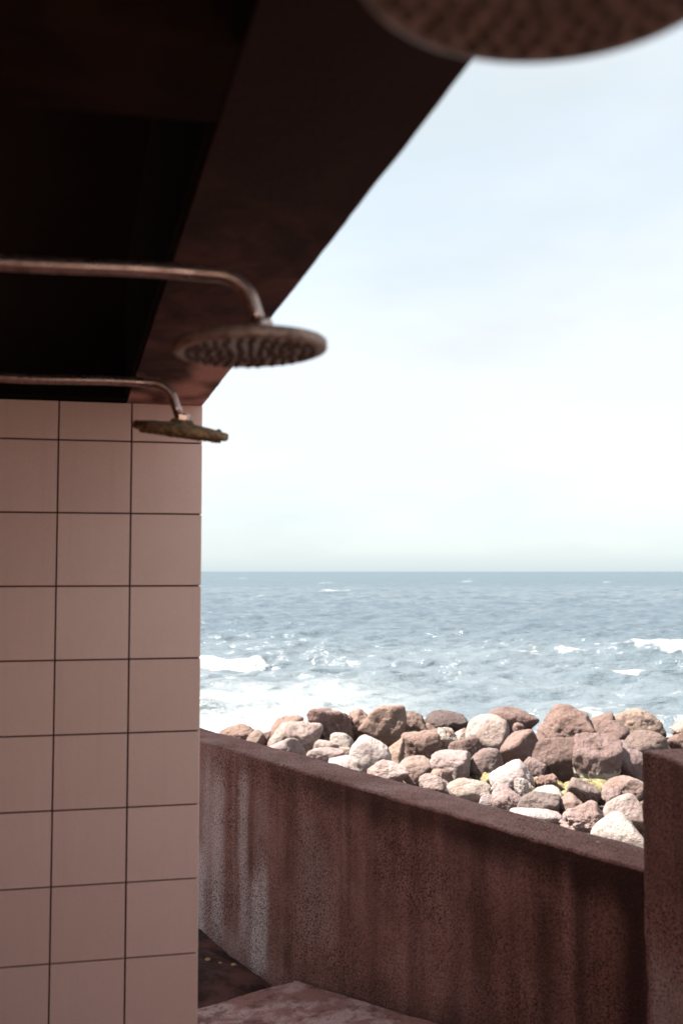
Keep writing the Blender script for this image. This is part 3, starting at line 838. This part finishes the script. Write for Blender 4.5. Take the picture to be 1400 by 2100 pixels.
BOULDERS = [  # centre x y z, half sizes, tone, roundness, cragginess, weed, label
    (-1.61, 15.55, -0.93, 0.299, 0.237, 0.187, 'rust', 0.5, 0.5, 0, 'long low reddish boulder just right of the tiled wall corner, leftmost of the shore rocks'),
    (-1.3, 15.2, -0.94, 0.146, 0.145, 0.163, 'sand', 0.3, 0.3, 0, 'small pale wedge of rock right of the leftmost reddish boulder'),
    (-1.12, 15.31, -0.95, 0.106, 0.106, 0.134, 'rust', 0.4, 0.5, 0, 'small dark rust stone squeezed right of the small pale wedge rock'),
    (-0.84, 15.44, -0.88, 0.264, 0.261, 0.289, 'tan', 0.7, 0.3, 0, 'rounded brown boulder peeking up behind the large long pale boulder at left'),
    (-0.69, 14.9, -0.89, 0.421, 0.334, 0.288, 'pale', 0.7, 0.5, 0, 'large long pale boulder with a dark right end, at the left of the rocks'),
    (-0.75, 14.14, -0.92, 0.324, 0.257, 0.217, 'pale', 0.15, 0.4, 0, 'angular pale block leaning at the wall top in front of the long pale boulder'),
    (-0.14, 15.55, -0.85, 0.39, 0.385, 0.383, 'rust', 0.3, 1.5, 0, 'big craggy brown boulder with dark pits, left one of the two tallest at left'),
    (0.29, 15.61, -0.86, 0.267, 0.264, 0.344, 'tan', 0.3, 1.0, 0, 'brown lumpy boulder wedged between the pitted crag and the tall peaked slab'),
    (0.62, 15.54, -0.84, 0.382, 0.377, 0.404, 'tan', 0.1, 0.5, 0, 'tall peaked brown slab boulder overhanging a black hollow, against the foam'),
    (0.01, 14.73, -0.93, 0.181, 0.18, 0.188, 'white', 1.0, 0.15, 0, 'smooth egg shaped pale stone below the pitted brown crag'),
    (-0.22, 14.53, -0.95, 0.186, 0.158, 0.136, 'pale', 0.6, 0.3, 0, 'flat pale stone tucked left of the smooth egg stone'),
    (-0.22, 13.83, -0.95, 0.258, 0.205, 0.148, 'pale', 0.5, 0.3, 0, 'low pale stone on the wall edge below the smooth egg stone'),
    (0.08, 13.98, -0.95, 0.104, 0.104, 0.122, 'sand', 0.4, 0.3, 0, 'small square tan stone left of the big white speckled egg boulder'),
    (0.37, 13.34, -0.88, 0.292, 0.289, 0.311, 'white', 0.85, 0.25, 0, 'big white speckled egg shaped boulder, the palest near the wall middle'),
    (0.68, 13.71, -0.9, 0.19, 0.189, 0.239, 'tan', 0.3, 0.6, 0, 'tan blocky boulder right of the big white speckled egg boulder'),
    (0.58, 12.64, -0.94, 0.27, 0.216, 0.186, 'pale', 0.5, 0.6, 0, 'lumpy pinkish pale stone at the wall edge below the white egg boulder'),
    (0.04, 13.51, -0.97, 0.224, 0.178, 0.1, 'white', 0.4, 0.3, 0, 'thin pale flat stone on the wall edge left of the white egg boulder'),
    (1.08, 15.7, -0.87, 0.268, 0.266, 0.315, 'brown', 0.15, 0.9, 0, 'dark angular boulder with a shaded hollow right of the tall peaked slab'),
    (1.1, 14.07, -0.89, 0.278, 0.275, 0.282, 'tan', 0.25, 0.5, 0, 'tan angular boulder with a pale top, left of the orange and white block'),
    (0.94, 12.84, -0.93, 0.233, 0.219, 0.189, 'sand', 0.35, 0.3, 0, 'pale brick shaped stone in front of the tan angular boulder'),
    (1.4, 16.06, -0.92, 0.171, 0.17, 0.194, 'brown', 0.3, 0.5, 0, 'small brown rock between the dark angular boulder and the dark wet one'),
    (1.67, 16.23, -0.9, 0.355, 0.302, 0.26, 'wet', 0.65, 0.4, 0, 'dark wet reddish rounded boulder at the waterline, centre of the crest'),
    (1.5, 14.75, -0.91, 0.221, 0.219, 0.227, 'orange', 0.2, 0.6, 0, 'block with a white top and rusty orange side in front of the dark wet boulder'),
    (1.84, 15.22, -0.93, 0.171, 0.17, 0.173, 'orange', 0.3, 0.5, 0, 'orange brown stone just right of the white topped rusty block'),
    (1.74, 14.4, -0.94, 0.254, 0.202, 0.174, 'brown', 0.5, 0.3, 0, 'low brown stone in front of the orange brown one'),
    (2.17, 14.89, -0.86, 0.334, 0.33, 0.348, 'pale', 0.35, 0.3, 0, 'large pale boulder with a flat lit facet below the long brown crest rock'),
    (2.74, 16.62, -0.9, 0.506, 0.399, 0.277, 'brown', 0.5, 0.4, 0, 'long brown boulder lying on the crest with a dark rounded right end'),
    (1.39, 12.76, -0.91, 0.293, 0.289, 0.255, 'pale', 0.05, 0.5, 0, 'large angular pale block with a bright left face, low centre'),
    (1.85, 13.07, -0.91, 0.251, 0.249, 0.244, 'mauve', 0.8, 0.2, 0.5, 'rounded mauve boulder with yellow weed along its foot'),
    (1.45, 11.56, -0.94, 0.253, 0.215, 0.185, 'pale', 0.3, 0.3, 0, 'pale boulder on the wall edge below the large angular pale block'),
    (1.12, 12.01, -0.95, 0.205, 0.177, 0.153, 'pink', 0.4, 0.6, 0, 'pinkish rubble stone on the wall edge left of the pale boulder there'),
    (1.24, 12.48, -0.96, 0.147, 0.146, 0.126, 'tan', 0.4, 0.5, 0, 'tan stone tucked under the large angular pale block'),
    (2.83, 16.32, -0.95, 0.122, 0.121, 0.121, 'tan', 0.6, 0.3, 0, 'small round tan stone under the dark end of the long crest boulder'),
    (2.44, 13.87, -0.87, 0.289, 0.285, 0.324, 'tan', 0.3, 0.4, 0, 'big tan boulder with a triangular shaded notch, centre right'),
    (3.5, 15.59, -0.85, 0.474, 0.457, 0.393, 'brown', 0.15, 0.6, 0, 'massive brown faceted boulder standing tallest on the crest, right of centre'),
    (2.75, 13.06, -0.86, 0.286, 0.282, 0.348, 'brown', 0.15, 0.6, 0.15, 'big brown faceted boulder right below the massive crest boulder'),
    (3.04, 15.27, -0.95, 0.114, 0.114, 0.133, 'brown', 0.4, 0.6, 0, 'small brown rock wedged left under the massive crest boulder'),
    (3.23, 12.84, -0.85, 0.336, 0.331, 0.393, 'flat', 0.28, 0.6, 0.9, 'big flat topped boulder with brown sides and yellow white weed at its base'),
    (2.04, 12.17, -0.91, 0.273, 0.27, 0.251, 'white', 0.4, 0.4, 0.4, 'boulder with a bright white side band among the yellow weed'),
    (2.44, 12.91, -0.94, 0.172, 0.171, 0.173, 'mauve', 0.3, 0.4, 0.4, 'mauve stone with a yellow foot right of the white banded boulder'),
    (2.46, 12.14, -0.95, 0.162, 0.16, 0.138, 'rust', 0.4, 1.4, 0.1, 'small rough crusty brown rock in the middle of the yellow weed'),
    (4.17, 16.19, -0.91, 0.233, 0.231, 0.238, 'brown', 0.5, 0.4, 0, 'brown boulder touching the right side of the massive crest boulder'),
    (4.1, 15.17, -0.9, 0.235, 0.233, 0.254, 'brown', 0.6, 0.3, 0, 'dark brown rounded stone behind the flat topped boulder'),
    (4.74, 16.29, -0.89, 0.426, 0.337, 0.283, 'sand', 0.5, 0.4, 0, 'big sandy boulder with a dark right end, rightmost whole rock on the crest'),
    (4.35, 14.4, -0.91, 0.346, 0.279, 0.24, 'mauve', 0.5, 0.3, 0, 'smooth mauve boulder rising behind the pillar corner'),
    (3.95, 14.13, -0.94, 0.189, 0.187, 0.17, 'mauve', 0.5, 0.3, 0, 'mauve stone between the flat topped boulder and the pillar'),
    (3.69, 12.89, -0.9, 0.193, 0.191, 0.259, 'mauve', 0.4, 0.2, 0.25, 'smooth mauve block left of the pillar, under the mauve boulder'),
    (5.46, 16.07, -0.94, 0.197, 0.188, 0.162, 'sand', 0.6, 0.4, 0, 'sandy rock cut off by the right edge of the picture, upper one'),
    (4.95, 14.75, -0.93, 0.205, 0.203, 0.178, 'rust', 0.5, 0.5, 0, 'rusty rock just above the pillar top at the right edge'),
    (1.72, 11.74, -0.97, 0.05, 0.05, 0.079, 'white', 0.3, 0.2, 0, 'tiny upright white stone between the low pale boulder and the weed'),
    (1.79, 11.65, -0.95, 0.068, 0.068, 0.118, 'white', 0.5, 0.2, 0.3, 'small white stone with a yellow tip at the left end of the weed'),
    (1.63, 11.37, -0.97, 0.109, 0.089, 0.076, 'white', 0.8, 0.1, 0, 'small flat white pebble lying on the wall edge'),
    (1.85, 11.14, -0.94, 0.202, 0.2, 0.179, 'pink', 0.5, 0.4, 0, 'rounded pink stone behind the small flat white pebble'),
    (2.11, 10.77, -0.93, 0.23, 0.227, 0.201, 'grey', 0.1, 0.5, 0, 'dark grey wedge shaped rock in front of the white slab'),
    (2.0, 10.5, -0.97, 0.275, 0.217, 0.119, 'white', 0.5, 0.2, 0, 'long low white stone along the wall edge below the grey wedge'),
    (2.15, 11.88, -0.95, 0.127, 0.126, 0.144, 'white', 0.2, 0.6, 0.2, 'white and brown patched stone right of the white banded boulder'),
    (2.05, 12.11, -0.97, 0.103, 0.103, 0.098, 'mauve', 0.4, 0.4, 0, 'small mauve stone on top of the rounded pink one'),
    (2.29, 11.11, -0.93, 0.184, 0.182, 0.186, 'white', 0.1, 0.4, 0, 'bright white angular slab in the hollow below the yellow weed'),
    (2.74, 11.49, -0.93, 0.208, 0.206, 0.192, 'mauve', 0.6, 0.5, 0, 'domed mauve rock with a black hollow at its right'),
    (2.45, 10.76, -0.94, 0.166, 0.165, 0.18, 'tan', 0.15, 0.4, 0, 'tan faceted rock in front of the domed mauve rock'),
    (2.42, 10.14, -0.92, 0.254, 0.251, 0.236, 'pink', 0.3, 1.3, 0, 'large craggy pinkish rock on the wall edge left of the two pale boulders'),
    (3.24, 11.62, -0.93, 0.254, 0.234, 0.202, 'pink', 0.45, 0.5, 0, 'pale pink cracked boulder against the pillar, above the two pale ones'),
    (3.09, 11.46, -0.96, 0.11, 0.109, 0.123, 'mauve', 0.3, 0.5, 0, 'small mauve stone between the black hollow and the pink cracked boulder'),
    (2.94, 10.59, -0.93, 0.254, 0.238, 0.205, 'pale', 0.6, 0.3, 0, 'upper of the two large pale boulders against the pillar'),
    (2.66, 9.66, -0.93, 0.273, 0.261, 0.225, 'white', 0.6, 0.25, 0, 'lower of the two large pale boulders against the pillar, nearest rock of all'),
    (2.83, 9.64, -0.98, 0.036, 0.036, 0.045, 'white', 0.6, 0.1, 0, 'tiny white pebble in the corner between wall top and pillar'),
]
for i, b in enumerate(BOULDERS):
    ex = ()
    if b[6] == 'flat': ex = ((0.05, -0.42, 1, 0.42), (-0.5, -0.8, -0.2, 0.82), (0.5, -0.8, -0.25, 0.84))
    rock('boulder' if b[3] > 0.09 else 'stone', *b[:11], seed=100 + i, extra=ex)

# smaller stones filling the pile and boulders beyond its visible face
rs = random.Random(77)
fill = []
def clear(x, y, r):
    for b in BOULDERS:
        if math.hypot((x - b[0]) / (b[3] + r), (y - b[1]) / (b[4] + r)) < 0.80: return False
    for f in fill:
        if math.hypot(x - f[0], y - f[1]) < 0.62 * (r + f[2]): return False
    return True
for k in range(5000):
    if len(fill) >= 120: break
    y = rs.uniform(9.0, 17.2); x = rs.uniform(-0.17, 0.36) * y
    r = rs.choice((0.10, 0.13, 0.17, 0.22))
    if clear(x, y, r): fill.append((x, y, r))
CUT = (',', ' with ', ' in front', ' beside', ' below', ' behind', ' left ', ' right ', ' at ', ' on ', ' between', ' under', ' against', ' among', ' tucked', ' wedged',
       ' just', ' leaning', ' peeking', ' lying', ' rising', ' standing', ' squeezed', ' cut ', ' touching', ' overhanging', ' along')
def short(lab):
    k = min([lab.find(c) for c in CUT if lab.find(c) > 8] + [len(lab)])
    return lab[:k].strip()
WORD = {'wet': 'shade-dark', 'brown': 'dull brown', 'mauve': 'mauve', 'rust': 'rusty'}
for i, (x, y, r) in enumerate(fill):
    tone = rs.choice(('wet', 'brown', 'brown', 'wet', 'mauve', 'rust'))  # dark tones put the crevice shade between boulders into these stones
    nb = min(BOULDERS, key=lambda q: math.hypot(q[0] - x, q[1] - y))
    dx_, dy_ = x - nb[0], y - nb[1]
    side = ('right of' if dx_ > 0 else 'left of') if abs(dx_) > abs(dy_) * 0.6 else ('behind' if dy_ > 0 else 'in front of')
    if short(nb[10]).count(' ') > 6: nb_s = ' '.join(short(nb[10]).split()[:7])
    else: nb_s = short(nb[10])
    lab = '%s %s stone wedged %s the %s' % ('small' if r < 0.15 else 'middling', WORD[tone], side, nb_s)
    rock('stone', x, y, -1.17 + r * 0.18, r * rs.uniform(0.9, 1.2), r, r * rs.uniform(0.6, 0.8), tone, rs.uniform(0.1, 0.6), 0.5, 0.0,
         lab, 400 + i, False, 'smaller stones wedged between the boulders', rs.uniform(0, 6))
far = []
for k in range(4000):
    if len(far) >= 48: break
    y = rs.uniform(7.0, 23.0); x = rs.uniform(-9, 12)
    if y < 19.5 and -0.25 * y < x < 0.37 * y: continue
    if (np.array([x, y]) - WL) @ n_ > -1.0: continue
    r = rs.uniform(0.25, 0.45)
    if any(math.hypot(x - f[0], y - f[1]) < 0.8 * (r + f[2]) for f in far): continue
    far.append((x, y, r))
for i, (x, y, r) in enumerate(far):
    z = float(bed_z(np.array([[x, y]]))[0])
    rock('boulder', x, y, z + r * 0.3, r * rs.uniform(0.9, 1.25), r, r * 0.75, rs.choice(('tan', 'brown', 'mauve', 'rust', 'pale')), rs.uniform(0.1, 0.6), 0.5, 0.0,
         'boulder on the seaward side of the pile, mostly hidden', 700 + i, False, 'boulders on the seaward side of the pile', rs.uniform(0, 6))

near = []
for k in range(6000):
    if len(near) >= 150: break
    y = rs.uniform(6.0, 15.0); x = rs.uniform(-2.4, 8.5)
    q = np.array([x, y]) - WL
    if q @ n_ > -0.75 or q @ w_ < -3.5: continue
    r = rs.uniform(0.20, 0.40)
    top_z = -1.10 + r * 0.95
    if -0.20 * y < x < 0.40 * y and (EYE - top_z) / y < 0.205 + 0.27 * x / y: continue       # keep clear of the open face of the pile
    if any(math.hypot((x - o_[0]), (y - o_[1])) < 0.72 * (r + o_[3]) for o_ in BOULDERS): continue
    if any(math.hypot(x - f[0], y - f[1]) < 0.78 * (r + f[2]) for f in near + fill): continue
    near.append((x, y, r))
for i, (x, y, r) in enumerate(near):
    rock('boulder', x, y, -1.10 + r * 0.25, r * rs.uniform(0.9, 1.25), r, r * 0.7, rs.choice(('tan', 'brown', 'mauve', 'pink', 'pale')), rs.uniform(0.1, 0.6), 0.5, 0.0,
         'boulder at the foot of the low wall on its seaward side, hidden by it', 800 + i, False, 'boulders at the seaward foot of the low wall', rs.uniform(0, 6))

# yellow seaweed lying in the hollow of the pile
V, F = [], []
for j, (x, y, z, hx, hy, hz) in enumerate(((2.62, 12.35, -1.00, 0.16, 0.34, 0.085), (2.84, 12.15, -0.99, 0.24, 0.22, 0.09), (3.10, 12.22, -0.99, 0.20, 0.2, 0.085), (2.66, 11.72, -0.99, 0.20, 0.16, 0.08),
                                     (2.92, 11.86, -0.99, 0.15, 0.16, 0.085), (1.80, 12.45, -0.98, 0.10, 0.22, 0.10), (1.86, 12.0, -0.99, 0.08, 0.15, 0.085), (2.40, 12.45, -1.0, 0.10, 0.15, 0.08), (3.42, 12.05, -0.94, 0.07, 0.09, 0.10), (2.32, 11.75, -1.0, 0.10, 0.12, 0.06))):
    v = rock_mesh(900 + j, 0.6, 1.6, (hx, hy, hz), False)
    F += [tuple(a + len(V) for a in f) for f in FAC4]
    V += [tuple(p + np.array([x, y, z])) for p in v]
o = mesh_obj('seaweed', V, F, M_WEED, smooth_=True)
o['kind'] = 'stuff'; tag(o, 'yellow green seaweed in the hollow among the right hand boulders', 'seaweed')

# ------------------------------------------------------------------ sea
SEA = -2.4
def sea_fields(X, Y, dx):
    """height, foam and turbidity; dx is the local mesh spacing"""
    rs_ = np.random.RandomState(4)
    h = np.zeros_like(X)
    for k in range(96):
        lam = 0.7 * (13 / 0.7) ** rs_.rand()
        th = R_(-90) + rs_.normal(0, 0.75)
        ph = rs_.rand() * 6.28
        A = 0.0112 * min(lam, 2.2 + 0.10 * lam) ** 0.9 * (1.3 if lam < 2.4 else 1.0)
        kk = 2 * math.pi / lam
        u = (X * math.cos(th) + Y * math.sin(th)) * kk + ph + 1.3 * np.sin(X * 0.11 + Y * 0.07 + ph * 3)
        h += A * (1.25 * np.exp(0.9 * (np.sin(u) - 1)) - 0.42) * 2.0 * smooth(1.2, 3.0, lam / dx)
    h *= 0.60
    P3 = np.column_stack([X * 0.35, Y * 0.6, 0 * X])
    nz = fbm(P3, 5, 70)
    ns_ = fbm(P3 * 3.1, 4, 71)
    foam = np.zeros_like(X); turb = np.zeros_like(X)
    # surf washing the rocks at the left
    wash = smooth(-0.2, 1.0, 1.3 - (X + 4.5) / 9.0 * 1.15 + 0.35 * nz) * (1 - smooth(28.0, 33.5, Y + 3.0 * nz))
    wash *= smooth(9.0, 0.5, X + 3 * nz)
    foam = np.maximum(foam, (0.24 + 0.38 * ns_) * wash)
    turb = np.maximum(turb, wash)
    turb = np.maximum(turb, 0.55 * (1 - smooth(30, 70, Y + 10 * nz)) * (0.55 + 0.45 * nz) * smooth(26, 4, X))
    # breaking crest at the left
    d = Y - (34.9 + 0.10 * (X + 4) + 0.4 * ns_)
    m_ = smooth(-2.0, -3.0, X + 0.5 * ns_)
    h += 0.36 * m_ * np.exp(-(d / 0.8) ** 2) * (1 + 0.25 * ns_)
    foam = np.maximum(foam, m_ * 0.95 * smooth(0.5, -0.1, d) * smooth(-1.5, -0.4, d))
    # long breaking crest at the right
    d = Y - (40.3 + 0.05 * (X - 10) + 0.9 * nz)
    m_ = smooth(4.5, 8.5, X + 2.0 * nz)
    h += 0.42 * smooth(1.5, 9.0, X) * np.exp(-(d / 1.2) ** 2) * (1 + 0.35 * ns_)
    foam = np.maximum(foam, m_ * (0.75 + 0.45 * ns_) * smooth(0.8, 0.1, d) * smooth(-1.9, -0.7, d) * (0.45 + 0.55 * smooth(11, 14.5, X + 1.5 * ns_)))
    foam = np.maximum(foam, 0.85 * smooth(12.5, 15.5, X + ns_) * np.exp(-((Y - 35.6 - ns_) / 0.4) ** 2))
    h += 0.45 * smooth(7, 12, X) * np.exp(-((Y - 36.0 - 0.8 * nz) / 1.0) ** 2)
    # small whitecap near the rocks at the right, foam lines at the water's edge
    foam = np.maximum(foam, 0.75 * np.exp(-((X - 9.3) / 0.7) ** 2 - ((Y - 32.3 - 0.5 * ns_) / 0.4) ** 2))
    foam = np.maximum(foam, 0.45 * (1 - smooth(23.2, 24.6, Y + 1.2 * ns_)))
    foam = np.maximum(foam, 0.28 * (1 - smooth(26, 33, Y + 4 * nz)) * smooth(-0.1, 0.5, nz))
    # sparse whitecaps offshore
    wc = fbm(np.column_stack([X * 0.10, Y * 0.10, 0 * X + 3]), 3, 75)
    foam = np.maximum(foam, 0.9 * smooth(0.66, 0.74, wc) * smooth(50, 90, Y))
    return h, foam, turb
d = [14.0]
while d[-1] < 45000: d.append(d[-1] * (1.0032 if d[-1] < 60 else (1.0065 if d[-1] < 400 else 1.03)))
d = np.array(d)
ang = np.concatenate([np.linspace(-62, -24, 40)[:-1], np.linspace(-24, 24, 460), np.linspace(24, 62, 40)[1:]])
tn = np.tan(np.radians(ang))
X = d[:, None] * tn[None, :]
Y = np.repeat(d[:, None], len(tn), 1)
dx = np.maximum(np.gradient(d)[:, None] * np.ones_like(X), np.gradient(tn)[None, :] * d[:, None])
shp = X.shape
h, foam, turb = sea_fields(X.ravel(), Y.ravel(), dx.ravel())
fade = smooth(900, 250, Y.ravel())
V = np.column_stack([X.ravel(), Y.ravel(), SEA + h * fade])
i = np.arange(shp[0] * shp[1]).reshape(shp)
F = np.stack([i[:-1, :-1].ravel(), i[:-1, 1:].ravel(), i[1:, 1:].ravel(), i[1:, :-1].ravel()], 1)
me = bpy.data.meshes.new('sea')
me.vertices.add(len(V)); me.vertices.foreach_set('co', V.astype(np.float32).ravel())
me.loops.add(F.size); me.loops.foreach_set('vertex_index', F.ravel().astype(np.int32))
me.polygons.add(len(F)); me.polygons.foreach_set('loop_start', np.arange(0, F.size, 4, dtype=np.int32))
me.update(calc_edges=True); me.validate()
me.polygons.foreach_set('use_smooth', [True] * len(me.polygons))
me.materials.append(M_SEA)
sea = bpy.data.objects.new('sea', me); C.objects.link(sea)
attr(sea, 'foam', foam); attr(sea, 'turbid', turb)
struct(sea)

# ------------------------------------------------------------------ small things
def pebble(x, y, z, r, mat, label, seed):
    v = rock_mesh(seed, 0.5, 0.4, (r, r * 0.8, r * 0.5), False)
    o = mesh_obj('pebble', v, FAC4, mat, smooth_=True)
    o.location = (x, y, z)
    return tag(o, label, 'pebble')
def soil_at(x, y):
    q = np.array([x, y]) - WL
    return float(soil_z(np.array([[q @ w_, q @ n_]]))[0])
for x, y, r, lab in ((-0.545, 4.165, 0.012, 'yellow pebble nearest the tiled wall on the damp soil'), (-0.492, 4.150, 0.007, 'smallest pale pebble, middle of the three on the damp soil'),
                     (-0.437, 4.155, 0.012, 'yellow pebble farthest right of the three on the damp soil'), (-0.178, 3.875, 0.010, 'yellow chip at the toe of the concrete path by the wall foot')):
    pebble(x, y, soil_at(x, y) + r * 0.35, r, M_PEB, lab, 950 + int(r * 1000) + int(abs(x) * 100))
pebble(0.715, 2.83, 0.846, 0.0045, M_WPEB, 'white chip lying on the low wall top near the pillar', 990)
